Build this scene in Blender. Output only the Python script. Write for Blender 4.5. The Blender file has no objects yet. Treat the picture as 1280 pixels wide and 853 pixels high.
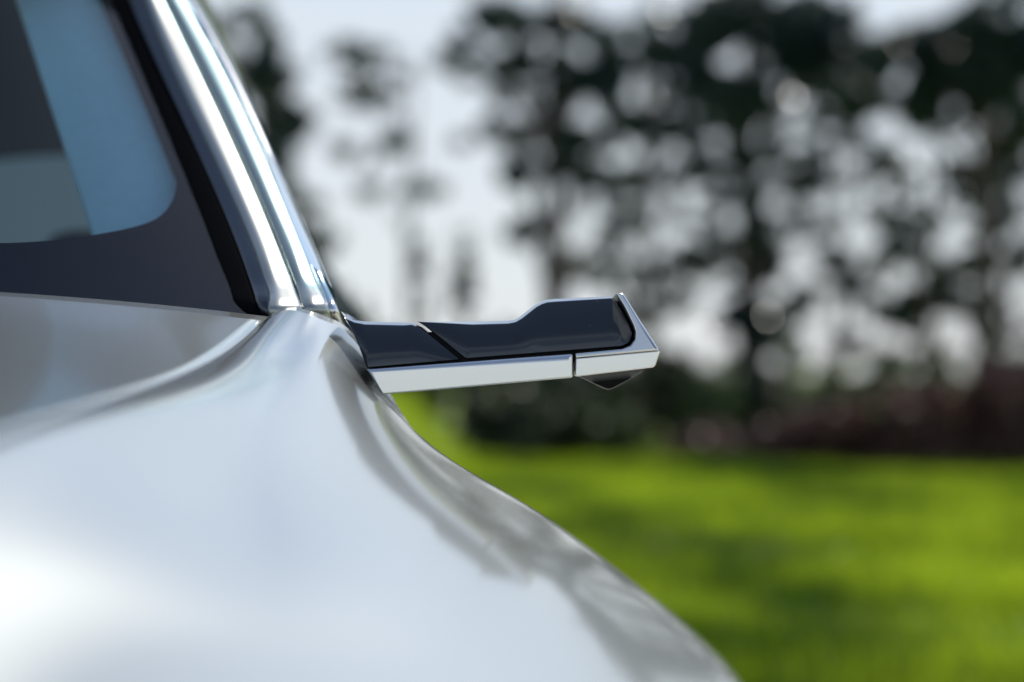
import bpy, bmesh, math, random
import numpy as np
from mathutils import Vector, noise as mnoise
random.seed(7); rng = np.random.default_rng(7)
SC = bpy.context.scene
COL = SC.collection
R = math.radians

# ---------------------------------------------------------------- camera, sky, sun, exposure
F = 85 / 36 * 1280            # focal length in pixels of the 1280 px wide frame
HZ = 464                      # row of the horizon
H = 1.0                       # eye height
cam = bpy.data.cameras.new('camera')
co = bpy.data.objects.new('camera', cam); COL.objects.link(co)
cam.lens = 85; cam.sensor_width = 36; cam.sensor_fit = 'HORIZONTAL'
co.location = (0, 0, H); co.rotation_euler = (R(90), 0, 0)
cam.shift_y = (HZ - 426.5) / 1280
cam.clip_start = 0.02; cam.clip_end = 2000
cam.dof.use_dof = True; cam.dof.focus_distance = 2.37; cam.dof.aperture_fstop = 2.25
SC.camera = co

SUN_EL, SUN_AZ = 46, 27      # azimuth measured from +Y towards +X
world = bpy.data.worlds.new('World'); SC.world = world; world.use_nodes = True
wn = world.node_tree; wn.nodes.clear()
sky = wn.nodes.new('ShaderNodeTexSky'); sky.sky_type = 'NISHITA'; sky.sun_disc = False
sky.sun_elevation = R(SUN_EL); sky.sun_rotation = R(SUN_AZ)
sky.air_density = 1.0; sky.dust_density = .35; sky.ozone_density = 2.0
tc = wn.nodes.new('ShaderNodeTexCoord')
cn = wn.nodes.new('ShaderNodeTexNoise'); cn.inputs['Scale'].default_value = 3.4; cn.inputs['Detail'].default_value = 6; cn.inputs['Roughness'].default_value = .5
cm = wn.nodes.new('ShaderNodeMapping'); cm.inputs['Scale'].default_value = (1, 1, 2.0)
cr = wn.nodes.new('ShaderNodeMapRange'); cr.inputs['From Min'].default_value = .42; cr.inputs['From Max'].default_value = .62
cr.inputs['To Min'].default_value = .0; cr.inputs['To Max'].default_value = .5
sp = wn.nodes.new('ShaderNodeSeparateXYZ')
hz = wn.nodes.new('ShaderNodeMapRange'); hz.interpolation_type = 'SMOOTHSTEP'      # pale haze low down, clearing overhead
hz.inputs['From Min'].default_value = .08; hz.inputs['From Max'].default_value = .46; hz.inputs['To Min'].default_value = .88; hz.inputs['To Max'].default_value = .05
mm = wn.nodes.new('ShaderNodeMath'); mm.operation = 'MAXIMUM'
mx = wn.nodes.new('ShaderNodeMix'); mx.data_type = 'RGBA'
bg = wn.nodes.new('ShaderNodeBackground'); bg.inputs['Strength'].default_value = .1
wo = wn.nodes.new('ShaderNodeOutputWorld')
L = wn.links.new
L(tc.outputs['Generated'], cm.inputs['Vector']); L(cm.outputs[0], cn.inputs['Vector']); L(cn.outputs['Fac'], cr.inputs['Value'])
L(tc.outputs['Generated'], sp.inputs[0]); L(sp.outputs['Z'], hz.inputs['Value'])
cz = wn.nodes.new('ShaderNodeMapRange'); cz.interpolation_type = 'SMOOTHSTEP'     # broken cloud thins out overhead
cz.inputs['From Min'].default_value = .5; cz.inputs['From Max'].default_value = .85; cz.inputs['To Min'].default_value = 1; cz.inputs['To Max'].default_value = .08
cx_ = wn.nodes.new('ShaderNodeMath'); cx_.operation = 'MULTIPLY'
L(sp.outputs['Z'], cz.inputs['Value']); L(cr.outputs[0], cx_.inputs[0]); L(cz.outputs[0], cx_.inputs[1])
L(cx_.outputs[0], mm.inputs[0]); L(hz.outputs[0], mm.inputs[1]); L(mm.outputs[0], mx.inputs['Factor'])
L(sky.outputs[0], mx.inputs['A']); mx.inputs['B'].default_value = (6.1, 6.5, 6.95, 1)
L(mx.outputs['Result'], bg.inputs['Color']); L(bg.outputs[0], wo.inputs['Surface'])

sun = bpy.data.lights.new('sun', 'SUN'); sun.energy = 3.5; sun.angle = R(.5); sun.color = (1, .94, .84)
so = bpy.data.objects.new('sun', sun); COL.objects.link(so)
sd = Vector((math.sin(R(SUN_AZ)) * math.cos(R(SUN_EL)), math.cos(R(SUN_AZ)) * math.cos(R(SUN_EL)), math.sin(R(SUN_EL))))
so.rotation_euler = sd.to_track_quat('Z', 'Y').to_euler(); so.location = sd * 60
SC.view_settings.view_transform = 'Standard'; SC.view_settings.look = 'None'
SC.view_settings.exposure = 0.3; SC.view_settings.gamma = 1
SC.render.engine = 'CYCLES'
SC.cycles.use_denoising = True
SC.cycles.use_adaptive_sampling = False
SC.cycles.max_bounces = 8; SC.cycles.transparent_max_bounces = 12
SC.cycles.sample_clamp_indirect = 6

# ---------------------------------------------------------------- helpers
def P(px, py, Y):
    return np.array(((px - 640) * Y / F, Y, H + (HZ - py) * Y / F))

def mat(name, col, rough=.5, metal=0, coat=0, coat_r=.03, spec=.5, ior=1.5):
    m = bpy.data.materials.new(name); m.use_nodes = True
    b = m.node_tree.nodes['Principled BSDF']
    b.inputs['Base Color'].default_value = (*col, 1); b.inputs['Roughness'].default_value = rough
    b.inputs['Metallic'].default_value = metal; b.inputs['Coat Weight'].default_value = coat
    b.inputs['Coat Roughness'].default_value = coat_r; b.inputs['Specular IOR Level'].default_value = spec
    b.inputs['IOR'].default_value = ior
    return m

def noise_col(m, c1, c2, scale, detail=3, coord='Object', bump=0, bscale=None, lo=.35, hi=.65, stretch=(1, 1, 1)):
    nt = m.node_tree; b = nt.nodes['Principled BSDF']
    t = nt.nodes.new('ShaderNodeTexCoord'); mp = nt.nodes.new('ShaderNodeMapping'); mp.inputs['Scale'].default_value = stretch
    nz = nt.nodes.new('ShaderNodeTexNoise'); nz.inputs['Scale'].default_value = scale; nz.inputs['Detail'].default_value = detail
    rp = nt.nodes.new('ShaderNodeValToRGB')
    rp.color_ramp.elements[0].position = lo; rp.color_ramp.elements[0].color = (*c1, 1)
    rp.color_ramp.elements[1].position = hi; rp.color_ramp.elements[1].color = (*c2, 1)
    k = nt.links.new
    k(t.outputs[coord], mp.inputs['Vector']); k(mp.outputs[0], nz.inputs['Vector']); k(nz.outputs['Fac'], rp.inputs['Fac'])
    k(rp.outputs['Color'], b.inputs['Base Color'])
    if bump:
        n2 = nt.nodes.new('ShaderNodeTexNoise'); n2.inputs['Scale'].default_value = bscale or scale * 6; n2.inputs['Detail'].default_value = 4
        bp = nt.nodes.new('ShaderNodeBump'); bp.inputs['Strength'].default_value = bump; bp.inputs['Distance'].default_value = .02
        k(mp.outputs[0], n2.inputs['Vector']); k(n2.outputs['Fac'], bp.inputs['Height']); k(bp.outputs[0], b.inputs['Normal'])
    return rp

def leafy(name, c1, c2, scale=1.5, trans=.35, rough=.45, stretch=(1, 1, 1)):
    """leaf material: diffuse/gloss front with light passing through"""
    m = mat(name, c1, rough, spec=.5)
    rp = noise_col(m, c1, c2, scale, 4, stretch=stretch, lo=.40, hi=.62)
    nt = m.node_tree; b = nt.nodes['Principled BSDF']; out = nt.nodes['Material Output']
    tr = nt.nodes.new('ShaderNodeBsdfTranslucent'); mxs = nt.nodes.new('ShaderNodeMixShader'); mxs.inputs[0].default_value = trans
    nt.links.new(rp.outputs['Color'], tr.inputs['Color'])
    nt.links.new(b.outputs[0], mxs.inputs[1]); nt.links.new(tr.outputs[0], mxs.inputs[2]); nt.links.new(mxs.outputs[0], out.inputs['Surface'])
    return m

def link(o, parent=None):
    COL.objects.link(o)
    if parent is not None: o.parent = parent
    return o

def tag(o, label=None, cat=None, group=None, kind=None):
    if label: o['label'] = label
    if cat: o['category'] = cat
    if group: o['group'] = group
    if kind: o['kind'] = kind
    return o

def empty(name, loc=(0, 0, 0)):
    o = bpy.data.objects.new(name, None); o.location = loc; o.empty_display_size = .2
    return link(o)

def mesh_obj(name, verts, faces, m, parent=None, smooth=True, solid=0, loc=None):
    me = bpy.data.meshes.new(name)
    v = np.asarray(verts, float)
    if parent is not None:
        v = v - np.array(root_of(parent))
    me.from_pydata(v.tolist(), [], [list(f) for f in faces]); me.validate(); me.update()
    if smooth: me.polygons.foreach_set('use_smooth', [True] * len(me.polygons))
    me.materials.append(m)
    o = bpy.data.objects.new(name, me); link(o, parent)
    if solid:
        s = o.modifiers.new('thickness', 'SOLIDIFY'); s.thickness = solid; s.offset = -1
    return o

def root_of(p):
    l = Vector((0, 0, 0))
    while p is not None:
        l = l + Vector(p.location); p = p.parent
    return l

def spline(pts, n):
    """natural cubic spline through pts (k,3) sampled at n values, chord-length parameter"""
    p = np.asarray(pts, float); k = len(p)
    d = np.sqrt(((p[1:] - p[:-1]) ** 2).sum(1)) ** .75 + 1e-6
    t = np.concatenate([[0], np.cumsum(d)])
    return spline_t(p, t, np.linspace(0, t[-1], n))

def spline_t(p, t, q):
    k = len(p); h = np.diff(t)
    A = np.zeros((k, k)); B = np.zeros((k,) + p.shape[1:])
    A[0, 0] = A[-1, -1] = 1
    for i in range(1, k - 1):
        A[i, i - 1] = h[i - 1]; A[i, i] = 2 * (h[i - 1] + h[i]); A[i, i + 1] = h[i]
        B[i] = 6 * ((p[i + 1] - p[i]) / h[i] - (p[i] - p[i - 1]) / h[i - 1])
    M = np.linalg.solve(A, B.reshape(k, -1)).reshape(B.shape)
    idx = np.clip(np.searchsorted(t, q, side='right') - 1, 0, k - 2)
    out = []
    for j, x in zip(idx, q):
        a = (t[j + 1] - x); b = x - t[j]; hh = h[j]
        out.append(M[j] * a ** 3 / (6 * hh) + M[j + 1] * b ** 3 / (6 * hh) + (p[j] / hh - M[j] * hh / 6) * a + (p[j + 1] / hh - M[j + 1] * hh / 6) * b)
    return np.array(out)

def surf(rows, nu, nv, tr=None):
    """rows: list of stations, each a list of 3-D points; returns smooth grid (nv, nu, 3)"""
    a = np.array([spline(r, nu) for r in rows])
    if tr is None:
        d = np.sqrt(((a[1:] - a[:-1]) ** 2).sum(2)).mean(1) ** .9
        tr = np.concatenate([[0], np.cumsum(d)])
    tr = np.asarray(tr, float)
    return spline_t(a, tr, np.linspace(tr[0], tr[-1], nv))

def grid_faces(nv, nu, flip=False):
    f = []
    for i in range(nv - 1):
        for j in range(nu - 1):
            q = (i * nu + j, i * nu + j + 1, (i + 1) * nu + j + 1, (i + 1) * nu + j)
            f.append(q[::-1] if flip else q)
    return f

CX = -.86                      # the car's centre line
def mir(v):
    v = np.array(v, float).copy(); v[..., 0] = 2 * CX - v[..., 0]; return v

def sheet(name, g, m, parent, flip=False, solid=0, both=False):
    nv, nu = g.shape[:2]
    o = mesh_obj(name, g.reshape(-1, 3), grid_faces(nv, nu, flip), m, parent, True, solid)
    if both:
        return o, mesh_obj(name, mir(g).reshape(-1, 3), grid_faces(nv, nu, not flip), m, parent, True, solid)
    return o

# ---------------------------------------------------------------- materials
paint = mat('pearl_silver_paint', (.37, .39, .366), .26, .55, 1.0, .08)
paint2 = paint
blackg = mat('black_gloss_trim', (.012, .014, .018), .16, 0, 1, .03)
rubber = mat('black_rubber_seal', (.007, .007, .008), .85, spec=.0)
alu = mat('satin_aluminium', (.90, .885, .85), .26, 1.0, .0)
chrome = mat('bright_trim', (.85, .85, .85), .12, 1.0)
frit = mat('black_ceramic_print', (.004, .008, .015), .4, spec=.0)
darkgap = mat('dark_core', (.008, .008, .009), .7)
lensglass = mat('dark_lens', (.003, .003, .004), .5, spec=.1)
trimgrey = mat('pillar_lining_fabric', (.5,.6,.66), .8)
noise_col(trimgrey, (.80, .88, .88), (.86, .92, .92), 60, 3)
cabin = mat('cabin_plastic', (.035, .04, .045), .6)
leather = mat('dark_leather', (.03, .03, .032), .45)
tyre_m = mat('tyre_rubber', (.02, .02, .02), .75)
lampm = mat('headlamp_cover', (.25, .27, .3), .08, .3, 1, .01)
nt = alu.node_tree
t_ = nt.nodes.new('ShaderNodeTexCoord'); mp_ = nt.nodes.new('ShaderNodeMapping'); mp_.inputs['Scale'].default_value = (1, 30, 30)
nz_ = nt.nodes.new('ShaderNodeTexNoise'); nz_.inputs['Scale'].default_value = 90; bp_ = nt.nodes.new('ShaderNodeBump'); bp_.inputs['Strength'].default_value = .03; bp_.inputs['Distance'].default_value = .001
nt.links.new(t_.outputs['Object'], mp_.inputs['Vector']); nt.links.new(mp_.outputs[0], nz_.inputs['Vector'])
nt.links.new(nz_.outputs['Fac'], bp_.inputs['Height']); nt.links.new(bp_.outputs[0], nt.nodes['Principled BSDF'].inputs['Normal'])

nt = blackg.node_tree                      # a few dust specks on the gloss black
t_ = nt.nodes.new('ShaderNodeTexCoord'); vo_ = nt.nodes.new('ShaderNodeTexVoronoi'); vo_.inputs['Scale'].default_value = 95
mr_ = nt.nodes.new('ShaderNodeMapRange'); mr_.inputs['From Min'].default_value = .03; mr_.inputs['From Max'].default_value = .09; mr_.inputs['To Min'].default_value = 1; mr_.inputs['To Max'].default_value = 0
wn_ = nt.nodes.new('ShaderNodeTexWhiteNoise'); gt_ = nt.nodes.new('ShaderNodeMath'); gt_.operation = 'GREATER_THAN'; gt_.inputs[1].default_value = .8
ml_ = nt.nodes.new('ShaderNodeMath'); ml_.operation = 'MULTIPLY'; mxd = nt.nodes.new('ShaderNodeMix'); mxd.data_type = 'RGBA'
mxd.inputs['A'].default_value = (.012, .014, .018, 1); mxd.inputs['B'].default_value = (.30, .29, .27, 1)
k_ = nt.links.new
k_(t_.outputs['Object'], vo_.inputs['Vector']); k_(vo_.outputs['Distance'], mr_.inputs['Value']); k_(vo_.outputs['Position'], wn_.inputs['Vector'])
k_(wn_.outputs['Value'], gt_.inputs[0]); k_(gt_.outputs[0], ml_.inputs[0]); k_(mr_.outputs[0], ml_.inputs[1]); k_(ml_.outputs[0], mxd.inputs['Factor'])
k_(mxd.outputs['Result'], nt.nodes['Principled BSDF'].inputs['Base Color'])

glass = bpy.data.materials.new('tinted_glass'); glass.use_nodes = True
nt = glass.node_tree; nt.nodes.clear()
tb = nt.nodes.new('ShaderNodeBsdfTransparent'); tb.inputs['Color'].default_value = (.66, .88, .95, 1)
gb = nt.nodes.new('ShaderNodeBsdfGlossy'); gb.inputs['Roughness'].default_value = .01; gb.inputs['Color'].default_value = (.9, .95, 1, 1)
fr = nt.nodes.new('ShaderNodeFresnel'); fr.inputs['IOR'].default_value = 1.2
ms = nt.nodes.new('ShaderNodeMixShader'); ou = nt.nodes.new('ShaderNodeOutputMaterial')
nt.links.new(fr.outputs[0], ms.inputs[0]); nt.links.new(tb.outputs[0], ms.inputs[1]); nt.links.new(gb.outputs[0], ms.inputs[2]); nt.links.new(ms.outputs[0], ou.inputs['Surface'])

privacy = glass.copy(); privacy.name = 'privacy_glass'
[n for n in privacy.node_tree.nodes if n.type == 'BSDF_TRANSPARENT'][0].inputs['Color'].default_value = (.10, .12, .13, 1)
# ---------------------------------------------------------------- ground
grassm = mat('meadow_soil', (.07, .13, .02), .9)
noise_col(grassm, (.035, .08, .003), (.28, .38, .012), .65, 5, stretch=(1, .45, 1), bump=.6, bscale=14, lo=.38, hi=.62)
def ground_z(x, y):
    z = 0.0
    # grassy bank rising at the left in front of the wood
    s = 1 / (1 + math.exp(max(-40, min(40, (x + .75) / .16)))) * math.exp(-((y - 24.5) / 2.2) ** 2)
    z += .80 * s
    z += .05 * mnoise.noise((x * .35, y * .35, 0)) * min(1, max(0, (y - 7) / 4))
    return z
ys = np.concatenate([np.linspace(-60, 5, 14), np.linspace(6, 45, 120), np.linspace(50, 900, 16)])
xs = np.concatenate([np.linspace(-500, -14, 10), np.linspace(-12, 12, 110), np.linspace(14, 500, 10)])
gv = [(x, y, ground_z(x, y)) for y in ys for x in xs]
tag(mesh_obj('ground', gv, grid_faces(len(ys), len(xs)), grassm), kind='structure')
bouncem = mat('pale_bounce_gravel', (.36, .34, .30), .9)  # added pale ground out of view, bounces warm light onto the arm's satin strip
noise_col(bouncem, (.38, .355, .31), (.56, .53, .47), 60, 4, bump=.5, bscale=120)
gx = np.linspace(-9, 3.2, 40); gy = np.linspace(-9, 6.0, 40)
gv = []
for y in gy:
    for x in gx:
        e = .25 * mnoise.noise((x * .7, y * .7, 3))
        gv.append((x + (e if x > 3 else 0), y + (e if y > 5.8 else 0), ground_z(x, y) + .006))
tag(mesh_obj('added_gravel_bounce', gv, grid_faces(40, 40), bouncem), kind='structure')

# ================================================================= the car
car = empty('car', (CX, 2.9, 0))
tag(car, 'pearl silver car in the foreground with a slim black and aluminium camera arm', 'car')

# ---- front fender
# lines running along the car, rear to front; each point is an outline position and its distance
FEN = [
 [(342,394,2.43),(330,408,2.36),(308,427,2.27),(268,455,2.10),(212,480,1.88),(140,503,1.65),(60,530,1.45),(-18,556,1.3),(-120,606,1.15),(-262,684,1.0),(-640,930,.75)],
 [(366,388,2.43),(352,406,2.36),(330,427,2.27),(288,456,2.10),(228,481,1.88),(155,504,1.65),(78,531,1.45),(2,558,1.3),(-98,609,1.15),(-240,687,1.0),(-612,935,.75)],
 [(382,391,2.432),(372,416,2.37),(350,441,2.30),(308,470,2.18),(250,494,1.96),(182,520,1.69),(106,549,1.46),(32,577,1.28),(-64,630,1.13),(-200,710,.99),(-575,955,.75)],
 [(395,395,2.437),(384,432,2.32),(376,476,2.18),(372,540,1.98),(385,610,1.78),(395,680,1.59),(390,745,1.43),(370,800,1.30),(330,860,1.15),(240,950,1.0),(20,1270,.75)],
 [(408,400,2.445),(401,430,2.36),(420,470,2.19),(476,555,1.96),(566,630,1.78),(660,700,1.64),(710,775,1.53),(765,860,1.40),(790,960,1.25),(790,1080,1.08),(720,1450,.78)],
 [(420,404,2.46),(424,436,2.41),(448,485,2.33),(514,564,2.18),(610,630,2.03),(708,692,1.89),(795,768,1.78),(858,858,1.60),(888,970,1.39),(890,1100,1.13),(850,1520,.80)],
 [(440,411,2.47),(463,461,2.462),(485,501,2.455),(559,573,2.43),(655,626,2.38),(740,681,2.30),(851,772,2.12),(940,851,1.92),(978,960,1.52),(960,1120,1.17),(940,1580,.82)],
 [(515,556,2.5),(530,565,2.47),(560,592,2.455),(625,624,2.43),(690,658,2.38),(768,714,2.30),(870,802,2.12),(930,884,1.92),(958,990,1.52),(966,1140,1.17),(960,1640,.83)],
 [(635,634,2.5),(640,636,2.47),(660,644,2.455),(695,670,2.43),(728,692,2.38),(795,752,2.30),(888,852,2.12),(940,932,1.92),(962,1050,1.52),(970,1210,1.17),(970,1760,.84)],
 [(715,722,2.5),(716,722,2.47),(722,726,2.455),(738,737,2.43),(755,752,2.38),(812,812,2.30),(900,932,2.12),(945,1012,1.92),(965,1130,1.52),(974,1300,1.17),(985,1980,.85)],
]
NU = 72
def col(c, k): return np.array([p[k] for p in FEN[c]], float)
def mid_depth(px, py):
    """distance of the straight panel between the ridge line and the turn-over line at a picture point"""
    xr = np.interp(py, col(1, 1), col(1, 0)); yr = np.interp(py, col(1, 1), col(1, 2))
    xb = np.interp(py, col(4, 1), col(4, 0)); yb = np.interp(py, col(4, 1), col(4, 2))
    t = (px - xr) / (xb - xr)
    return 1 / (1 / yr + (1 / yb - 1 / yr) * t)
for c in (2, 3):
    FEN[c] = [(a, b, mid_depth(a, b) if 0 < k < 10 else d) for k, (a, b, d) in enumerate(FEN[c])]
crn = [0, .002, .0045, .008, .0115, .0143, .0153, .0153, .0148, .0138, .011]     # hollow below the shoulder, crowned towards the wheel
MID = [((a[0] * .55 + b[0] * .45), (a[1] * .55 + b[1] * .45)) for a, b in zip(FEN[2], FEN[3])]
MID = [(a, b, (mid_depth(a, b) + crn[k]) if k < 10 else .755) for k, (a, b) in enumerate(MID)]
FEN[3] = [(a, b, d - crn[k] * .35) for k, (a, b, d) in enumerate(FEN[3])]
FEN.insert(3, MID)
rows = [[P(*c[t]) for c in FEN] for t in range(11)]
g = surf(rows, NU, 110)
for it in range(90):                    # even out the run of the lines along the car
    g[1:-1] = g[1:-1] * .5 + (g[:-2] + g[2:]) * .25
wu = np.clip((np.arange(NU) - 16) / 10, 0, 1)[None, 1:-1, None]
for it in range(75):                    # and, below the shoulder, across it
    m_ = (g[:, :-2] + g[:, 2:]) * .5
    g[:, 1:-1] += (m_ - g[:, 1:-1]) * wu * .5
fender_edge = g[:, 0].copy()            # the edge along the bonnet
WY, WZ, WR = 1.42, .345, .345           # front wheel
def side_down(g, zlow, wy, arch):
    """carry a flank grid on down from its last column to the sill, stepping round the wheel arch"""
    ext = []
    for r in range(g.shape[0]):
        p = g[r, -1]; y = p[1]
        zb = zlow
        if abs(y - wy) < arch: zb = max(zlow, WZ + math.sqrt(arch ** 2 - (y - wy) ** 2))
        zb = min(zb, p[2] - .004)
        n = 8
        ext.append([[p[0] + (.01 * math.sin(math.pi * k / n) - .03 * (k / n) ** 2 if p[2] - zb > .1 else 0), y, p[2] + (zb - p[2]) * k / n] for k in range(1, n + 1)])
    return np.concatenate([g, np.array(ext)], 1)
gf = side_down(g, .24, WY, .39)
fo, fo2 = sheet('fender', gf, paint, car, flip=False, solid=.003, both=True)

# ---- bonnet
def bonnet_grid(nu=40, nv=60):
    yr = np.linspace(0, 1, nv); out = []
    # edge line follows the fender edge, 4 mm inside and 3 mm lower
    ey = fender_edge[:, 1][::-1]; ex = fender_edge[:, 0][::-1]; ez = fender_edge[:, 2][::-1]
    for v in yr:
        row = []
        for j in range(nu):
            u = j / (nu - 1)
            x_e0 = P(340, 396, 2.42)[0]
            xr = x_e0 + (CX - x_e0) * u
            # rear edge in plan and height
            Yr = 2.42 - .25 * (1 - (1 - u) ** 1.5) - .03 * u
            Yf = .72 - .16 * math.sin(u * math.pi / 2)
            Y = Yr + (Yf - Yr) * v
            xe = np.interp(Y, ey, ex) - .004; ze = np.interp(Y, ey, ez) - .003
            x = xe + (CX - xe) * u
            k = min(1, max(0, (Y - 1.3) / .8)); k = k * k * (3 - 2 * k)
            z = ze + (.05 + .017 * k) * (1 - (1 - u) ** 2.2)
            if v > .9: z -= ((v - .9) / .1) ** 2 * .05
            row.append((x, Y, z))
        out.append(row)
    return np.array(out)
bg_ = bonnet_grid()
full = np.concatenate([bg_, mir(bg_)[:, ::-1][:, 1:]], 1)
sheet('bonnet', full, paint, car, flip=True, solid=.003)

# ---- front bumper, grille line and headlights
def bumper():
    rows = []
    lf = full[-1]
    for k, (dy, z) in enumerate([(0.0, None), (-.02, -.03), (-.06, .62), (-.075, .48), (-.06, .34), (-.02, .2)]):
        rows.append([[p[0], p[1] + dy, (p[2] - .002 if z is None else (p[2] + z if z < 0 else z))] for p in lf])
    # out to the fender fronts
    g2 = np.array(rows)
    left = []
    for k in range(6):
        row = []
        for t in np.linspace(0, 1, 12):
            a = g2[k, 0]
            fz = g[-1]
            if k == 0:
                p = fz[int(t * (NU - 1))] + np.array((0, 0, -.003))
            else:
                x1 = fz[-1, 0] - .01; y1 = .75
                p = np.array((a[0] + (x1 - a[0]) * math.sin(t * math.pi / 2), a[1] + (y1 + .18 - a[1]) * t ** 2.2, min(a[2], np.interp(t, [0, 1], [a[2], fz[-1, 2] - .03 * k]))))
            row.append(p)
        left.append(row[::-1])
    left = np.array(left)
    right = mir(left)[:, ::-1]
    return np.concatenate([left[:, :-1], g2, right[:, 1:]], 1)
sheet('front_bumper', bumper(), paint, car, flip=True, solid=.003)
def box(c, s, bev=0.0, seg=2):
    bm = bmesh.new(); bmesh.ops.create_cube(bm, size=1)
    for v in bm.verts: v.co = Vector((v.co.x * s[0] + c[0], v.co.y * s[1] + c[1], v.co.z * s[2] + c[2]))
    if bev: bmesh.ops.bevel(bm, geom=bm.edges[:], offset=bev, segments=seg, profile=.5, affect='EDGES')
    bm.verts.ensure_lookup_table()
    v = [tuple(x.co) for x in bm.verts]; f = [[q.index for q in p.verts] for p in bm.faces]; bm.free()
    return v, f
for s in (1, -1):
    v, f = box((CX + s * .62, .60, .60), (.36, .10, .035), .012)
    mesh_obj('headlight', v, f, lampm, car)
v, f = box((CX, .475, .36), (1.0, .06, .12), .015); mesh_obj('grille', v, f, darkgap, car)

# ---- A-pillar strips beside the windscreen
PY = lambda y: 2.43 + (393 - y) / 393 * .57 if y < 393 else 2.43 + (y - 393) * .0025            # distance of the pillar at a picture row
ROWS = [400, 380, 366, 340, 293, 240, 200, 150, 100, 50, 0, -35, -66]
def lerpx(tab, y):
    t = sorted(tab)
    yy = [a for a, b in t]; xx = [b for a, b in t]
    if y < yy[0]: return xx[0] + (xx[1] - xx[0]) / (yy[1] - yy[0]) * (y - yy[0])
    if y > yy[-1]: return xx[-1] + (xx[-1] - xx[-2]) / (yy[-1] - yy[-2]) * (y - yy[-1])
    return float(np.interp(y, yy, xx))
def line(tab):
    # smooth curve through (row, column) pairs
    t = np.array(sorted(tab), float)
    c = np.polyfit(t[:, 0], t[:, 1], 3 if len(t) > 4 else 2)
    return lambda y: float(np.polyval(c, y))
L0 = line([(0, 137), (100, 180), (200, 221), (293, 259), (393, 297)])
L1 = line([(0, 158), (100, 204), (200, 249), (293, 290), (393, 323)])
_l2 = line([(0, 182), (137, 240), (200, 271), (293, 311), (366, 337)])
def L2(y): return _l2(y) if y < 352 else _l2(352) + 5 * math.sin(min(1, (y - 352) / 30) * math.pi / 2) * .8
L3 = line([(0, 206), (82, 247), (200, 303), (293, 344), (390, 381)])
L4 = line([(0, 231), (100, 286), (165, 320), (293, 374), (400, 418)])
L5 = line([(0, 240), (96, 296), (200, 345), (293, 381), (393, 425)])
def strip(name, A, B, offa, offb, bulge, m, rows=ROWS, n=9, edge=.006, both=True, inset=.0, power=2.4):
    """a strip along the pillar between two lines; offa/offb move its edges along the view axis, bulge rounds it outwards"""
    st = []
    for y in rows:
        Y = PY(y); a = P(A(y) + inset, y, Y + offa); b = P(B(y) - inset, y, Y + offb)
        ax = b - a
        # outward: away from the car, square to the strip
        along = P(A(y - 10), y - 10, PY(y - 10)) - P(A(y + 10), y + 10, PY(y + 10))
        nrm = np.cross(ax, along); nrm /= np.linalg.norm(nrm)
        if nrm[1] > 0: nrm = -nrm
        pts = [a - nrm * edge * 2, a - nrm * edge * .3]
        for k in range(n):
            t = k / (n - 1)
            pts.append(a + ax * (.03 + .94 * t) + nrm * bulge * (1 - abs(2 * t - 1) ** power))
        pts += [b - nrm * edge * .3, b - nrm * edge * 2]
        st.append(np.array(pts))
    gr = np.array(st)
    tr = -np.array(rows, float)
    gr = spline_t(gr, tr, np.linspace(tr[0], tr[-1], 60))
    return sheet(name, gr, m, car, flip=False, solid=.002, both=both)
strip('windscreen_seal', L0, L1, .012, .008, .001, rubber)
strip('pillar_trim', L1, L2, .012, .002, .001, blackg)
strip('pillar', L2, L3, -.006, .020, .004, paint, rows=[406, 393] + ROWS[2:], inset=1.0, edge=.003, n=15, power=5)
strip('door_frame', L3, L4, .024, .050, .005, paint, rows=[414, 402, 393] + ROWS[2:], inset=1.5, edge=.004, n=15, power=4)
strip('pillar_core', lambda y: L0(y) - 13, L5, .045, .075, .0, darkgap, rows=[385] + ROWS[2:], inset=3, edge=.003)
strip('window_trim', L4, L5, .054, .070, .003, chrome, rows=[418, 404, 393] + ROWS[2:], inset=.6)

# ---- windscreen: ruled from the pillar to the centre line, the print sits behind the glass
def ws_point(u, y, off=0.0):
    """u 0 at the pillar, 1 at the centre line; y is the picture row of the pillar at the same height"""
    Y = 2.43 + (393 - y) / 393 * .57 + .010
    a = P(L0(y), y, Y)
    x = a[0] + (CX - a[0]) * u
    Yc = Y - .19 * (1 - max(0, 1 - u) ** 1.5)
    zc = a[2] + .045 * (1 - (1 - u) ** 2) * (1 if y < 300 else 1)
    return np.array((x, Yc + off * .56, zc - off * .83))
yy = np.linspace(440, -68, 40)
wg = np.array([[ws_point(u, y) for u in np.linspace(-.02, 1, 30)] for y in yy])
wfull = np.concatenate([wg, mir(wg)[:, ::-1][:, 1:]], 1)
ws = sheet('windscreen', wfull, glass, car, flip=True)
# clear window inside the print, in (u, y): find u for a picture point by search
def ws_uv(px, py):
    best = None
    lo_u, hi_u, lo_y, hi_y = -.05, 1, -230, 460
    for it in range(5):
        for u in np.linspace(lo_u, hi_u, 17):
            for y in np.linspace(lo_y, hi_y, 17):
                q = ws_point(u, y); ax = 640 + q[0] * F / q[1]; ay = HZ - (q[2] - H) * F / q[1]
                d = (ax - px) ** 2 + (ay - py) ** 2
                if best is None or d < best[0]: best = (d, u, y)
        su = (hi_u - lo_u) / 6; sy = (hi_y - lo_y) / 6
        lo_u, hi_u = best[1] - su, best[1] + su; lo_y, hi_y = best[2] - sy, best[2] + sy
    return best[1], best[2]
clear = [(106, -60), (116, -40), (134, 0), (172, 82), (206, 165), (217, 200), (220, 226), (214, 249), (200, 266), (180, 276), (113, 290), (0, 300)]
cuv = [ws_uv(*c) for c in clear]
cuv = [(cuv[0][0], -60)] + cuv[1:]
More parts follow.
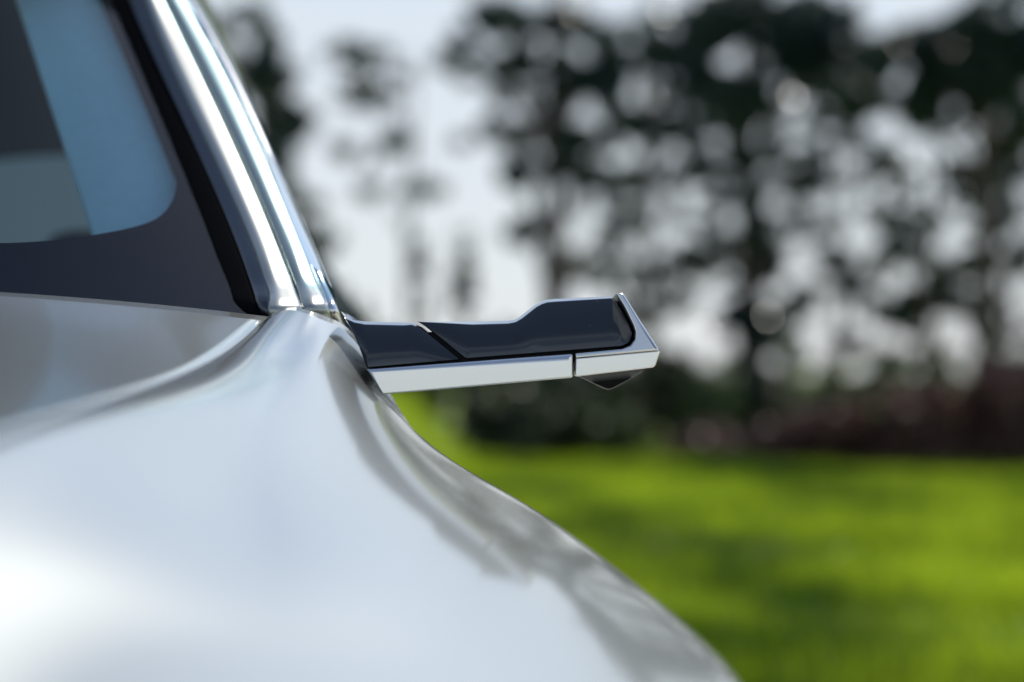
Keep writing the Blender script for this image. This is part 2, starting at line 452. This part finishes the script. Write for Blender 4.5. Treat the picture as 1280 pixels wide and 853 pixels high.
# print band: outer edge along glass border, inner edge along the clear window
inner = cuv + [(1.0, cuv[-1][1] + 2)]
pi_ = spline([(a * 600, b, 0) for a, b in inner], 80)
inner = [(a / 600, b) for a, b, _ in pi_]
tt = np.linspace(0, 1, 80); outer = []
for k, (a, b) in enumerate(inner):
    outer.append((-.02, b) if b < 225 else None)
n0 = sum(1 for o in outer if o is not None and outer.index(o) is not None)
k0 = max(k for k in range(80) if inner[k][1] < 225 and k < 60)
for k in range(80):
    if k <= k0: outer[k] = (-.02, inner[k][1])
    else:
        s = (k - k0) / (79 - k0)
        # run down to the corner, then along the lower border
        if s < .25: outer[k] = (-.02, inner[k0][1] + (440 - inner[k0][1]) * s / .25)
        else: outer[k] = (-.02 + 1.02 * ((s - .25) / .75), 440)
fg = np.array([[ws_point(a + (c - a) * t, b + (d - b) * t, .004) for t in np.linspace(0, 1, 10)] for (a, b), (c, d) in zip(inner, outer)])
sheet('ceramic_print', fg, frit, ws, both=True)

# ---- pillar lining inside the cabin, seen through the glass
lin = []
for y in (330, 293, 240, 180, 120, 60, 0, -30, -60):
    xa = 20 + (y) / 289 * 93 if y >= 0 else 20 + y * .33
    Y = PY(y) + .075
    lin.append([P(xa, y, Y + .02), P((xa + L0(y)) / 2, y, Y - .012), P(L0(y) - 13, y, Y - .016), P(L0(y) - 7, y, Y - .014)])
lg = surf(lin, 20, 40)
sheet('pillar_lining', lg, trimgrey, car, solid=.004, both=True)

# ---- camera arm
def prism(name, poly, yfun, depth, m, parent, bev, seg=6, back=.012, chamfer=None, crown=0):
    """solid cut from an outline; bev(nx, nz) gives the rounding of each front edge from the way it faces"""
    p2 = np.array([P(a, b, 2.36)[[0, 2]] for a, b in poly])
    area = sum(p2[i][0] * p2[(i + 1) % len(p2)][1] - p2[(i + 1) % len(p2)][0] * p2[i][1] for i in range(len(p2)))
    if area < 0: p2 = p2[::-1]                       # counter-clockwise seen from the front
    n = len(p2)
    e = np.roll(p2, -1, 0) - p2; el = np.linalg.norm(e, axis=1); nrm = np.stack([e[:, 1], -e[:, 0]], 1) / el[:, None]
    inn = np.zeros((n, 2)); d = np.zeros(n)
    for i in range(n):
        n0, n1 = nrm[i - 1], nrm[i]; mth = n0 + n1; L_ = np.linalg.norm(mth)
        mth = mth / max(L_, 1e-6); cs = float(mth @ n1); inn[i] = -mth / max(.6, cs) if cs > .35 else -mth * .4
        d[i] = .5 * (bev(*n0) + bev(*n1))
    def yat(q): return yfun(640 + q[0] * F / 2.36, HZ - (q[1] - H) * F / 2.36)
    V = []; rings = []
    def ring(pts, ys_):
        rings.append(list(range(len(V), len(V) + n)))
        for q, y in zip(pts, ys_): V.append((q[0], y, q[1]))
    base_y = np.array([yat(q) for q in p2])
    ymin = base_y.max() + depth
    for k in range(4):
        t = k / 3 * math.pi / 2; ins = back * (1 - math.sin(t)); cc = p2.mean(0) - p2; pts = p2 + cc / np.linalg.norm(cc, axis=1)[:, None] * ins * .7
        ring(pts, [ymin - back * (1 - math.cos(t)) for _ in range(n)])
    for k in range(seg + 1):
        if chamfer:
            ci, cy = chamfer[k]
        else:
            t = k / seg * math.pi / 2; ci = 1 - math.cos(t); cy = 1 - math.sin(t)
        pts = p2 + inn * (d * ci)[:, None]
        ring(pts, [yat(q) + dd * cy for q, dd in zip(pts, d)])
    f = [rings[0][::-1], rings[-1]]
    f[0], f[1] = rings[0][::-1], rings[-1]
    for A_, B_ in zip(rings[:-1], rings[1:]):
        for i in range(n):
            j = (i + 1) % n; f.append((A_[i], A_[j], B_[j], B_[i]))
    V = np.array(V)
    if crown:                              # gently crowned face instead of a dead flat one
        q = V[rings[-1]]; f.pop(1); nx_, nt_ = 90, 14
        lo = q[:, 0].argmin(); hi = q[:, 0].argmax(); ch = [[], []]
        i = lo
        while True:
            ch[0].append(q[i])
            if i == hi: break
            i = (i + 1) % n
        i = lo
        while True:
            ch[1].append(q[i])
            if i == hi: break
            i = (i - 1) % n
        def walk(c):
            c = np.array(c); return lambda x: np.array([np.interp(x, c[:, 0], c[:, 1]), np.interp(x, c[:, 0], c[:, 2])])
        b_, t_2 = walk(ch[0]), walk(ch[1]); G = []
        for x in np.linspace(q[lo, 0], q[hi, 0], nx_):
            p0, p1 = b_(x), t_2(x); hgt = max(1e-4, abs(p1[1] - p0[1]))
            for t in np.linspace(0, 1, nt_):
                p = p0 + (p1 - p0) * t
                G.append((x, p[0] - crown * 4 * t * (1 - t) * min(1, hgt / .04) ** 1.5, p[1]))
        o_ = len(V); V = np.concatenate([V, np.array(G)])
        f += [(o_ + i * nt_ + j, o_ + (i + 1) * nt_ + j, o_ + (i + 1) * nt_ + j + 1, o_ + i * nt_ + j + 1) for i in range(nx_ - 1) for j in range(nt_ - 1)]
    objs = []
    for side in (0, 1):
        par = parent[side] if isinstance(parent, (list, tuple)) else parent
        o = mesh_obj(name, V if side == 0 else mir(V), f if side == 0 else [q[::-1] for q in f], m, par)
        o.data.set_sharp_from_angle(angle=R(38))
        w = o.modifiers.new('normals', 'WEIGHTED_NORMAL'); w.weight = 60; w.keep_sharp = True
        objs.append(o)
    return objs
bcov = lambda nx, nz: .0010 + (.0022 * max(0, nz) if nx < .2 else 0)
CH = [(0, 6.0), (.05, 5.5), (.30, 4.1), (.58, 2.6), (.82, 1.3), (.95, .5), (1.04, .18), (1.2, 0)]
balu = lambda nx, nz: .0016 + .0065 * max(0, nz)
bcap = lambda nx, nz: .0016 + .0060 * max(0, nz) + .003 * max(0, nx)
bsm = lambda nx, nz: .0015
Z = lambda u, v: (380 + u * .375, 340 + v * .375)
def rnd(poly, it=1):
    return poly
tilt = lambda a, b: 2.356 + (455 - b) * .00042
core_poly = [Z(*p) for p in [(170, 188), (330, 190), (400, 200), (690, 184), (725, 168), (795, 116), (1030, 102), (1080, 200), (1070, 240), (1040, 262), (900, 300), (895, 330), (280, 380), (222, 330)]]
arms = prism('camera_arm', core_poly, lambda a, b: 2.366 + (455 - b) * .00042, .080, darkgap, car, bsm, 2, .02)
# inner cover flows out of the body
prism('arm_cover', [Z(*p) for p in [(117, 130), (126, 143), (142, 154), (165, 160), (200, 163), (330, 166), (358, 168), (390, 183), (523, 293), (210, 322), (182, 250), (156, 195), (136, 165)]], tilt, .080, blackg, arms, bcov, 7, .02, CH, .0045)
prism('arm_cover', [Z(*p) for p in [(374, 164), (560, 163), (680, 160), (702, 156), (722, 145), (770, 107), (788, 96), (810, 88), (840, 85), (1034, 77), (1062, 118), (1094, 182), (1099, 205), (1096, 224), (1084, 240), (1060, 250), (545, 291), (534, 288), (401, 180)]], tilt, .080, blackg, arms, bcov, 7, .02, CH, .0045)
ystrip = lambda a, b: 2.344 - max(0, b - 425) * .00003
# satin strip with a chamfered upper edge
prism('trim_strip', [Z(*p) for p in [(210, 325), (890, 273), (896, 280), (894, 350), (888, 353), (268, 408), (262, 404)]], ystrip, .090, alu, arms, balu, 6, .014)
ycap = lambda a, b: 2.3415 + max(-.02, (447 - (a - 719) * .092 - b)) * .00022
prism('end_cap', [Z(*p) for p in [(904, 273), (1058, 258), (1086, 247), (1102, 226), (1104, 200), (1098, 180), (1068, 116), (1042, 74), (1058, 71), (1068, 78), (1120, 165), (1178, 256), (1176, 263), (905, 287)]], ycap, .092, alu, arms, lambda nx, nz: .0012 + .002 * max(0, nx), 4, .016)
prism('end_cap', [Z(*p) for p in [(905, 289), (1178, 264), (1183, 270), (1168, 312), (1160, 319), (910, 349), (904, 343)]], lambda a, b: 2.3425 - (b - 443) * .00003, .088, alu, arms, lambda nx, nz: .0010, 3, .014)
prism('lens_housing', [Z(*p) for p in [(914, 346), (1132, 328), (1124, 336), (1030, 390), (1016, 393), (1004, 390)]], lambda a, b: 2.356 + (b - 463) * .0006, .060, mat('grey_lens_housing', (.10, .10, .10), .45, .0), arms, bsm, 3, .012)
prism('lens', [Z(*p) for p in [(962, 369), (1090, 354), (1030, 387), (1016, 390), (1004, 387)]], lambda a, b: 2.352 + (b - 463) * .0006, .010, lensglass, arms, lambda nx, nz: .0006, 2, .0)

# ---- doors, quarter panels, side glass and roof
S_IMG = [(428, 402), (446, 440), (470, 500), (500, 548), (545, 586), (600, 618), (645, 650), (680, 690), (700, 740), (706, 860)]
def flank(Y, inset):
    pts = []
    for a, b in S_IMG:
        p = P(a - inset, b + inset * .5, Y)
        p[0] = min(p[0], .075); p[2] = max(p[2], .62 - .01 * b / 100)
        pts.append(p)
    return pts
def flank_grid(y0, y1, n):
    r = [flank(Y, 6 + (Y - 2.4) * 10) for Y in np.linspace(y0, y1, 7)]
    return surf(r, 40, n)
def add_flank(name, y0, y1, wy=None):
    gq = side_down(flank_grid(y0, y1, 40), .24, wy if wy else -99, .39)
    return sheet(name, gq, paint, car, flip=True, solid=.003, both=True)
d1 = add_flank('door', 2.506, 3.50); d2 = add_flank('door', 3.506, 4.10); add_flank('rear_quarter', 4.106, 5.0, 4.36)
for dd, yh in ((d1, 3.25), (d2, 3.95)):
    for s, o in ((0, dd[0]), (1, dd[1])):
        v, f = box((.068, yh, .70), (.02, .16, .022), .007)
        mesh_obj('door_handle', v if s == 0 else mir(v), f if s == 0 else [q[::-1] for q in f], chrome, o)
def belt(Y): return flank(Y, 6 + (Y - 2.4) * 10)[0]
def rail(Y):
    z = H + .555 - .07 * ((Y - 3.6) / 1.0) ** 2 - (.18 * max(0, (Y - 4.3)) ** 1.3)
    return np.array((-.455 - .03 * max(0, Y - 3.2), Y, z))
def pillar_in(Y):
    y = 393 - (Y - 2.43) / .57 * 393
    return P(L5(y) - 6, y, Y + .05)
def glass_rows(ys_):
    rows_ = []
    for Y in ys_:
        top = pillar_in(Y) if Y < 3.08 else rail(Y)
        top = np.array((top[0], Y, min(top[2], H + .57)))
        b = belt(Y) + np.array((-.012, 0, .0))
        rows_.append([b + (top - b) * t + np.array((.018 * math.sin(math.pi * t), 0, 0)) for t in np.linspace(0, 1, 8)])
    return np.array(rows_)
sheet('side_window', glass_rows(np.linspace(2.52, 3.49, 20)), glass, car, both=True)
sheet('side_window', glass_rows(np.linspace(3.52, 4.45, 20)), privacy, car, both=True)
def roof_grid():
    out = []
    for t in np.linspace(0, 1, 30):
        yp = -66
        rowp = []
        for u in np.linspace(0, 1, 16):
            Y0 = ws_point(u, yp)[1]; z0 = ws_point(u, yp)[2]
            Y = Y0 + (4.75 - Y0) * t
            e = rail(max(Y, 3.08))
            x = e[0] + (CX - e[0]) * u
            z = e[2] + .055 * (1 - (1 - u) ** 2)
            k = math.exp(-(t / .12) ** 1.4); z = z * (1 - k) + z0 * k
            rowp.append((x, Y, z))
        out.append(rowp)
    a = np.array(out); return np.concatenate([a, mir(a)[:, ::-1][:, 1:]], 1)
sheet('roof', roof_grid(), paint, car, flip=False, solid=.02)
hl = roof_grid(); hl[:, :, 2] -= .03
sheet('headliner', hl, cabin, car, flip=True)
def rear_grid():
    out = []
    for t in np.linspace(0, 1, 14):
        rowp = []
        for u in np.linspace(0, 1, 12):
            e = rail(4.72); e = np.array((e[0], 4.74, e[2] + .055 * (1 - (1 - u) ** 2)))
            b = np.array((-.20, 5.0 + .14 * u, H - .04))
            p = e + (b - e) * t; p[0] = p[0] + (CX - p[0]) * u
            rowp.append(p)
        out.append(rowp)
    a = np.array(out); return np.concatenate([a, mir(a)[:, ::-1][:, 1:]], 1)
sheet('rear_window', rear_grid(), privacy, car)
tail = []
fe = flank(5.0, 32); fz = np.array([p[2] for p in fe])[::-1]; fx = np.array([p[0] for p in fe])[::-1]
for (dy, z) in ((0, H - .045), (.03, H - .10), (.05, H - .18), (.07, .72), (.07, .6), (.04, .24)):
    x0 = float(np.interp(z, fz, fx))
    a = np.array([[x0 + (CX - x0) * u, 5.0 + (.14 + dy) * math.sin(u * math.pi / 2), z] for u in np.linspace(0, 1, 16)])
    tail.append(np.concatenate([a, mir(a)[::-1][1:]], 0))
sheet('tailgate', np.array(tail), paint, car, solid=.003)

# ---- cabin
dash = []
for (Y, z) in ((2.12, H - .02), (2.45, H + .0), (2.75, H + .02), (2.95, H - .02), (3.0, H - .14), (2.98, H - .40)):
    dash.append([np.array((CX + s * .62, Y + .16 * abs(s) ** 2, z - .02 * abs(s))) for s in np.linspace(-1, 1, 9)])
sheet('dashboard', surf(dash, 30, 40), cabin, car, flip=True, solid=.01)
v, f = box((CX, 3.6, .30), (1.5, 2.6, .04)); mesh_obj('cabin_floor', v, f, cabin, car, smooth=False)
for s in (1, -1):
    v, f = box((CX + s * .30, 3.55, .52), (.44, .52, .16), .05, 3); seat = mesh_obj('seat', v, f, leather, car)
    v, f = box((0, 0, 0), (.42, .14, .66), .05, 3)
    v = [(a + CX + s * .30, b + 3.85 + c * .35, c + .90) for a, b, c in v]; mesh_obj('backrest', v, f, leather, seat)
    v, f = box((CX + s * .30, 3.99, 1.31), (.24, .09, .16), .04, 3); mesh_obj('headrest', v, f, leather, seat)
def torus(c, r, r2, tiltx, n=32, m=8):
    v = []; f = []
    for i in range(n):
        for j in range(m):
            a = 2 * math.pi * i / n; b = 2 * math.pi * j / m
            p = Vector(((r + r2 * math.cos(b)) * math.cos(a), r2 * math.sin(b), (r + r2 * math.cos(b)) * math.sin(a)))
            p = Vector((p.x, p.y * math.cos(tiltx) - p.z * math.sin(tiltx), p.y * math.sin(tiltx) + p.z * math.cos(tiltx)))
            v.append((p.x + c[0], p.y + c[1], p.z + c[2]))
            f.append((i * m + j, i * m + (j + 1) % m, ((i + 1) % n) * m + (j + 1) % m, ((i + 1) % n) * m + j))
    return v, f
v, f = torus((CX + .36, 3.12, .90), .18, .016, R(-25)); mesh_obj('steering_wheel', v, f, leather, car)

# ---- wheels
def wheel(x, y, s):
    prof = [(.20, -.10), (.25, -.115), (.32, -.11), (.342, -.08), (.345, 0), (.342, .08), (.32, .11), (.25, .115), (.20, .10)]
    n = 40; v = []; f = []
    for i in range(n):
        a = 2 * math.pi * i / n
        for r, w in prof: v.append((x + w, y + r * math.cos(a), WZ + r * math.sin(a)))
    k = len(prof)
    for i in range(n):
        for j in range(k - 1):
            f.append((i * k + j, i * k + j + 1, ((i + 1) % n) * k + j + 1, ((i + 1) % n) * k + j))
    w_ = mesh_obj('wheel', v, f, tyre_m, car)
    v = []; f = []
    rp = [(.03, .06 * s), (.05, .075 * s), (.20, .085 * s), (.225, .105 * s), (.245, .10 * s), (.245, -.09 * s)]
    for i in range(n):
        a = 2 * math.pi * i / n
        for r, q in rp: v.append((x + q, y + r * math.cos(a), WZ + r * math.sin(a)))
    k = len(rp)
    for i in range(n):
        for j in range(k - 1):
            if j == 1 and i % 8 in (0, 1, 2, 3, 4): continue      # openings between the spokes
            f.append((i * k + j, i * k + j + 1, ((i + 1) % n) * k + j + 1, ((i + 1) % n) * k + j))
    mesh_obj('rim', v, f, alu, w_)
for y in (WY, 4.36):
    xw = -.01 if y < 2 else -.10
    wheel(xw, y, 1); wheel(2 * CX - xw, y, -1)

# ================================================================= the wood and the meadow behind
barkm = mat('pine_bark', (.05, .042, .036), .9); noise_col(barkm, (.03, .026, .024), (.085, .066, .05), 9, 5, stretch=(1, 1, .25), bump=.8, bscale=20)
pinem = leafy('pine_needles', (.024, .050, .046), (.06, .095, .07), .8, .22, .27)
pinem2 = leafy('dark_needles', (.018, .040, .040), (.045, .078, .062), .8, .15, .27)
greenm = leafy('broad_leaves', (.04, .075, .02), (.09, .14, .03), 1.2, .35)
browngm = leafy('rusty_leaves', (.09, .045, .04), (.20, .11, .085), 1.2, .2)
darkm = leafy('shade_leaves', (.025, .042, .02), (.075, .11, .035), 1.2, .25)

def leaves(cents, radii, counts, size, flat=.6, gaps=None):
    """many small leaf faces gathered in tufts through each clump"""
    V = []; nq = 0
    for i_, (c, r, n) in enumerate(zip(cents, radii, counts)):
        k = max(6, n // 14)
        d = rng.normal(size=(k * 3, 3)); d /= np.linalg.norm(d, axis=1)[:, None]
        tuft = c + d * (rng.random((k * 3, 1)) ** .45) * r
        if gaps is not None:              # needles gather in pads with open holes between
            keep = np.array([mnoise.noise((q[0] * 1.6, q[1] * .4, q[2] * 2.2)) + .9 * mnoise.noise((q[0] * 4.3, q[1] * .6, q[2] * 4.6)) > gaps[i_] for q in tuft])
            if keep.sum() > 4: tuft = tuft[keep]
        tuft = tuft[:k]; k = len(tuft)
        pts = np.repeat(tuft, 14, 0)
        m_ = len(pts)
        pts = pts + rng.normal(size=(m_, 3)) * size * np.array((.5, 1.2, .4))
        ax = rng.normal(size=(m_, 3)); ax[:, 2] *= flat; ax /= np.linalg.norm(ax, axis=1)[:, None]
        bx_ = np.cross(ax, rng.normal(size=(m_, 3))); bx_ /= np.linalg.norm(bx_, axis=1)[:, None]
        s = size * (.6 + .8 * rng.random((m_, 1)))
        ax *= s; bx_ *= s * .42
        q = np.stack([pts - ax, pts + bx_ * .8 - ax * .1, pts + ax, pts - bx_ * .8 - ax * .1], 1)
        V.append(q.reshape(-1, 3)); nq += m_
    V = np.concatenate(V); F_ = np.arange(nq * 4).reshape(-1, 4)
    return V, F_

def fast_mesh(name, V, F_, m, parent):
    me = bpy.data.meshes.new(name)
    V = V - np.array(root_of(parent)) if parent is not None else V
    me.vertices.add(len(V)); me.vertices.foreach_set('co', V.astype(np.float32).ravel())
    k = F_.shape[1]
    me.loops.add(F_.size); me.loops.foreach_set('vertex_index', F_.astype(np.int32).ravel())
    me.polygons.add(len(F_)); me.polygons.foreach_set('loop_start', np.arange(0, F_.size, k, dtype=np.int32))
    me.update(calc_edges=True); me.materials.append(m)
    o = bpy.data.objects.new(name, me); link(o, parent); return o

def tube(pts, rad, n=8):
    pts = [Vector(p) for p in pts]; v = []; f = []
    for i, p in enumerate(pts):
        d = (pts[min(i + 1, len(pts) - 1)] - pts[max(i - 1, 0)]).normalized()
        a = d.cross(Vector((.3, .9, .1))).normalized(); b = d.cross(a)
        for j in range(n):
            t = 2 * math.pi * j / n
            v.append(tuple(p + (a * math.cos(t) + b * math.sin(t)) * rad[i]))
    for i in range(len(pts) - 1):
        for j in range(n):
            f.append((i * n + j, i * n + (j + 1) % n, (i + 1) * n + (j + 1) % n, (i + 1) * n + j))
    return v, f

def tree(name, label, px, Y, r0, top_py, clumps, leafmat, cat='tree', dens=1.0, size=.085, lean=0, group='trees of the wood behind the meadow'):
    """clumps: (px, py, half width px, half height px, density) at the tree's own distance, spread in depth"""
    x0 = (px - 640) * Y / F
    base = Vector((x0, Y, ground_z(x0, Y)))
    root = empty(name, base); tag(root, label, cat, group)
    top = Vector(P(px + lean, top_py, Y))
    path = []; rad = []
    for k in range(9):
        t = k / 8
        p = base.lerp(top, t) + Vector((.10 * math.sin(t * 5 + px), .1 * math.cos(t * 4 + px), 0)) * t
        path.append(p); rad.append(r0 * (1 - .72 * t) * (1.25 if k == 0 else 1))
    path[0].z -= .1
    v, f = tube(path, rad, 10)
    cents = []; radii = []; counts = []
    for (a, b, rx, ry, dn) in clumps:
        dY = random.uniform(-1.2, 1.2) * max(.4, rx / 80)
        c = P(a, b, Y) + np.array((0, dY, 0)); s = Y / F
        R3 = np.array((rx * s * 1.25, max(rx, ry) * s * .8, ry * s * 1.3))
        cents.append(c); radii.append(R3)
        counts.append(max(14, int(7.0 * R3[0] * R3[2] * math.pi / (size * size * .42))))
        # limb from the trunk to the clump
        tz = (c[2] - base.z) / max(.1, (top.z - base.z))
        q = path[min(8, max(1, int((tz - .12) * 8)))]
        e = Vector(c); mid = q.lerp(e, .5) + Vector((0, 0, .12 * (e - q).length))
        vv, ff = tube([q, mid, e], [r0 * .28, r0 * .17, r0 * .05], 6)
        f += [tuple(i + len(v) for i in ff_) for ff_ in ff]; v += vv
    mesh_obj('trunk', v, f, barkm, root)
    V, F_ = leaves(cents, radii, counts, size, .6, [.31 - .48 * dens * c_[4] for c_ in clumps])
    fast_mesh('crown', V, F_, leafmat, root)
    return root

# left of the arm
tree('pine_tree', 'leftmost dark pine just right of the windscreen pillar', 318, 34, .13, 10,
     [(312, 45, 34, 30, .9), (330, 100, 38, 28, .8), (350, 150, 34, 24, .6), (335, 200, 36, 22, .5), (372, 238, 36, 20, .5), (380, 300, 36, 20, .5)], pinem)
tree('pine_tree', 'slender pine with flat dark pads of needles against open sky', 512, 40, .07, 60,
     [(448, 72, 40, 11, 1.3), (478, 100, 34, 12, .5), (455, 122, 40, 13, 1.1), (500, 178, 28, 12, .5), (462, 190, 34, 12, .4), (458, 242, 20, 7, .9), (560, 175, 20, 9, .3), (530, 235, 26, 8, .35)], pinem)
tree('pine_tree', 'tall pine with thick dark trunk rising behind the middle of the camera arm', 693, 36, .24, -40,
     [(585, 72, 30, 28, 1.0), (615, 30, 36, 24, .8), (650, 90, 44, 34, .8), (700, 40, 52, 34, .8), (700, 105, 50, 34, .85), (745, 80, 40, 36, .7), (640, 150, 38, 26, .4), (745, 150, 40, 30, .6), (690, 185, 46, 30, .6), (640, 225, 34, 18, .35), (735, 215, 46, 30, .5), (760, 270, 38, 24, .45), (735, 320, 36, 24, .3), (655, 290, 24, 16, .3)], pinem, dens=.8)
tree('pine_tree', 'pine with a speckled crown between the two thickest trunks', 812, 44, .15, -40,
     [(790, 70, 44, 34, .6), (850, 50, 48, 34, .75), (800, 120, 48, 32, .6), (860, 110, 44, 36, .65), (830, 180, 48, 34, .5), (780, 190, 34, 28, .5), (880, 170, 36, 30, .6), (800, 250, 40, 30, .3), (860, 240, 42, 34, .4), (770, 330, 40, 28, .25), (870, 320, 38, 28, .3), (820, 380, 44, 24, .3)], pinem2, dens=.8)
tree('pine_tree', 'broad pine with its dark trunk right of the arm and a heavy canopy', 938, 33, .24, -60,
     [(930, 40, 60, 50, 1.2), (985, 60, 56, 46, 1.4), (1020, 20, 60, 34, 1.3), (1050, 75, 46, 40, 1.4), (920, 130, 46, 40, 1.0), (945, 200, 34, 50, .9), (935, 270, 32, 40, .7), (900, 90, 42, 40, .9), (955, 330, 26, 40, .7), (900, 300, 26, 24, .4), (985, 140, 34, 24, .7), (930, 400, 34, 40, .6)], pinem2, dens=1.0)
tree('pine_tree', 'far right pine whose dense dark canopy fills the upper corner', 1232, 31, .20, -70,
     [(1130, 85, 50, 36, 1.5), (1190, 80, 56, 48, 1.6), (1250, 90, 56, 44, 1.5), (1290, 50, 56, 60, 1.4), (1225, 40, 46, 26, 1.2), (1150, 50, 34, 18, 1.1), (1090, 110, 44, 24, 1.0), (1180, 140, 50, 22, .8), (1275, 150, 44, 28, .8)], pinem2, dens=1.0)
tree('pine_tree', 'thin pine with sparse twigs in the bright gap left of the dense corner canopy', 1052, 48, .09, 60,
     [(1040, 150, 52, 30, .45), (1000, 210, 44, 28, .35), (1080, 200, 44, 28, .45), (1030, 270, 50, 28, .3), (1095, 270, 40, 28, .45), (1010, 330, 44, 28, .35), (1070, 340, 44, 28, .35), (1110, 390, 38, 20, .4), (990, 390, 38, 22, .5), (1050, 410, 40, 18, .35)], pinem, dens=.75)
tree('pine_tree', 'slim dark pine trunk low at the right with ragged twigs', 1160, 38, .15, 170,
     [(1160, 300, 26, 30, .8), (1170, 345, 30, 26, .9), (1150, 390, 26, 24, .7), (1130, 240, 34, 24, .4), (1200, 230, 40, 26, .35), (1215, 320, 38, 26, .4), (1195, 390, 36, 22, .5), (1120, 330, 30, 24, .4)], pinem, dens=.75)
tree('pine_tree', 'rightmost thin pine at the picture edge under the canopy', 1262, 46, .10, 120,
     [(1255, 210, 40, 26, .45), (1285, 190, 36, 34, .6), (1240, 270, 40, 24, .35), (1290, 290, 36, 30, .5), (1250, 340, 40, 24, .35), (1250, 400, 44, 24, .5)], pinem, dens=.75)
tree('young_pine_tree', 'small dark upright young pine left of the thickest trunk', 578, 38, .10, 285,
     [(578, 312, 11, 18, 1.1), (580, 345, 13, 20, 1.1), (578, 378, 16, 20, 1.1)], pinem2, size=.07)
tree('young_pine_tree', 'thinner young pine left of its darker twin above the arm', 527, 41, .07, 295,
     [(527, 318, 7, 16, .8), (528, 345, 9, 16, .9), (526, 376, 12, 18, .9)], pinem2, size=.07)
# shrubs under the trees
def shrub(label, px, Y, w, top_py, leafmat, n=5, dens=1.7, size=.07, name='shrub', grp='shrubs under the trees'):
    s = Y / F; x0 = (px - 640) * s; g0 = ground_z(x0, Y)
    root = empty(name, (x0, Y, g0)); tag(root, label, 'shrub', grp)
    top = H + (HZ - top_py) * s; hgt = top - g0
    cents = []; radii = []; counts = []; v = []; f = []
    for k in range(n):
        t = (k + .5) / n * 2 - 1
        hx = x0 + t * w * s * .72; hh = hgt * (1 - .35 * t * t) * random.uniform(.8, 1.0)
        for lev in (.28, .72):
            c = np.array((hx + random.uniform(-.1, .1), Y + random.uniform(-.35, .35), g0 + hh * lev))
            r = np.array((w * s / n * 1.45, .5, hh * .32)); cents.append(c); radii.append(r)
            counts.append(int(dens * 2.6 * r[0] * r[2] * math.pi / (size * size * .55)))
        vv, ff = tube([(x0 + t * .1, Y, g0 - .05), (hx, Y, g0 + hh * .4), (hx, Y + .05, g0 + hh * .85)], [.03, .02, .006], 5)
        f += [tuple(i + len(v) for i in q) for q in ff]; v += vv
    mesh_obj('stem', v, f, barkm, root)
    V, F_ = leaves(cents, radii, counts, size, 1.0); fast_mesh('foliage', V, F_, leafmat, root)
shrub('light green bush beside the foot of the windscreen pillar', 425, 29, 50, 315, greenm, dens=.8)
shrub('green bush low behind the inner half of the camera arm', 510, 31, 70, 385, greenm, dens=.9)
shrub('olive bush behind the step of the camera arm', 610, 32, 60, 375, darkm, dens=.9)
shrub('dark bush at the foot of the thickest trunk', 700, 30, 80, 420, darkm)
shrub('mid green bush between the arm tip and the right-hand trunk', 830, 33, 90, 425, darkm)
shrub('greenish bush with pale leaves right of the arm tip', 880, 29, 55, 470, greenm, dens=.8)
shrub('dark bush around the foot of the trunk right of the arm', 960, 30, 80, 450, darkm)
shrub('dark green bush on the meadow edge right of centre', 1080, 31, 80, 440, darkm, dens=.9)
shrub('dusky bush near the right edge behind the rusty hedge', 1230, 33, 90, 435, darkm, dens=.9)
shrub('rusty brown shrub left end of the brown row on the meadow edge', 1030, 25, 90, 492, browngm, 7, 3.6, grp='rusty shrubs on the meadow edge')
shrub('rusty brown shrub in the middle of the brown row on the meadow edge', 1150, 24.5, 100, 462, browngm, 7, 3.8, grp='rusty shrubs on the meadow edge')
shrub('tallest rusty brown shrub at the right picture edge', 1270, 24, 105, 446, browngm, 7, 3.8, grp='rusty shrubs on the meadow edge')
shrub('low grey brown shrub at the left foot of the rusty row', 900, 26.5, 80, 528, browngm, 5, 2.0, grp='rusty shrubs on the meadow edge')
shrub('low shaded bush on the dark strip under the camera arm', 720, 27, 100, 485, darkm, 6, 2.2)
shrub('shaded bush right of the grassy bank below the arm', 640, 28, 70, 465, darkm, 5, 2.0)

# far-off undergrowth behind the trunks
cents = []; radii = []; counts = []
for k in range(70):
    x = -26 + k * .8; Y = 58 + random.uniform(-4, 6); hh = random.uniform(1.2, 2.1)
    cents.append(np.array((x, Y, hh * .5))); radii.append(np.array((1.0, 1.0, hh * .55))); counts.append(160)
V, F_ = leaves(cents, radii, counts, .22, 1.0)
tag(fast_mesh('far_undergrowth', V, F_, darkm, None), kind='stuff')

# meadow grass
bladem = leafy('grass_blades', (.045, .10, .004), (.36, .48, .018), .65, .55, .5, (1, .45, 1))
nb = 90000
Yb = 6.2 + (28 - 6.2) * rng.random(nb) ** 1.1
xb = (rng.random(nb) - .5) * 2 * (Yb * .23 + .6)
zb = np.array([ground_z(a, b) for a, b in zip(xb, Yb)])
hb = (.05 + .09 * rng.random(nb)) * (1 + .5 * np.sin(xb * 1.7 + Yb * .9) * np.cos(Yb * .7))
ang = rng.random(nb) * 6.283; wb = .008 + .012 * rng.random(nb) + Yb * .0004
dx = np.cos(ang) * wb; dy = np.sin(ang) * wb
b0 = np.stack([xb - dx, Yb - dy, zb - .01], 1); b1 = np.stack([xb + dx, Yb + dy, zb - .01], 1)
b2 = np.stack([xb + rng.normal(size=nb) * .04, Yb + rng.normal(size=nb) * .04, zb + hb], 1)
V = np.stack([b0, b1, b2], 1).reshape(-1, 3)
tag(fast_mesh('grass', V, np.arange(nb * 3).reshape(-1, 3), bladem, None), kind='stuff')
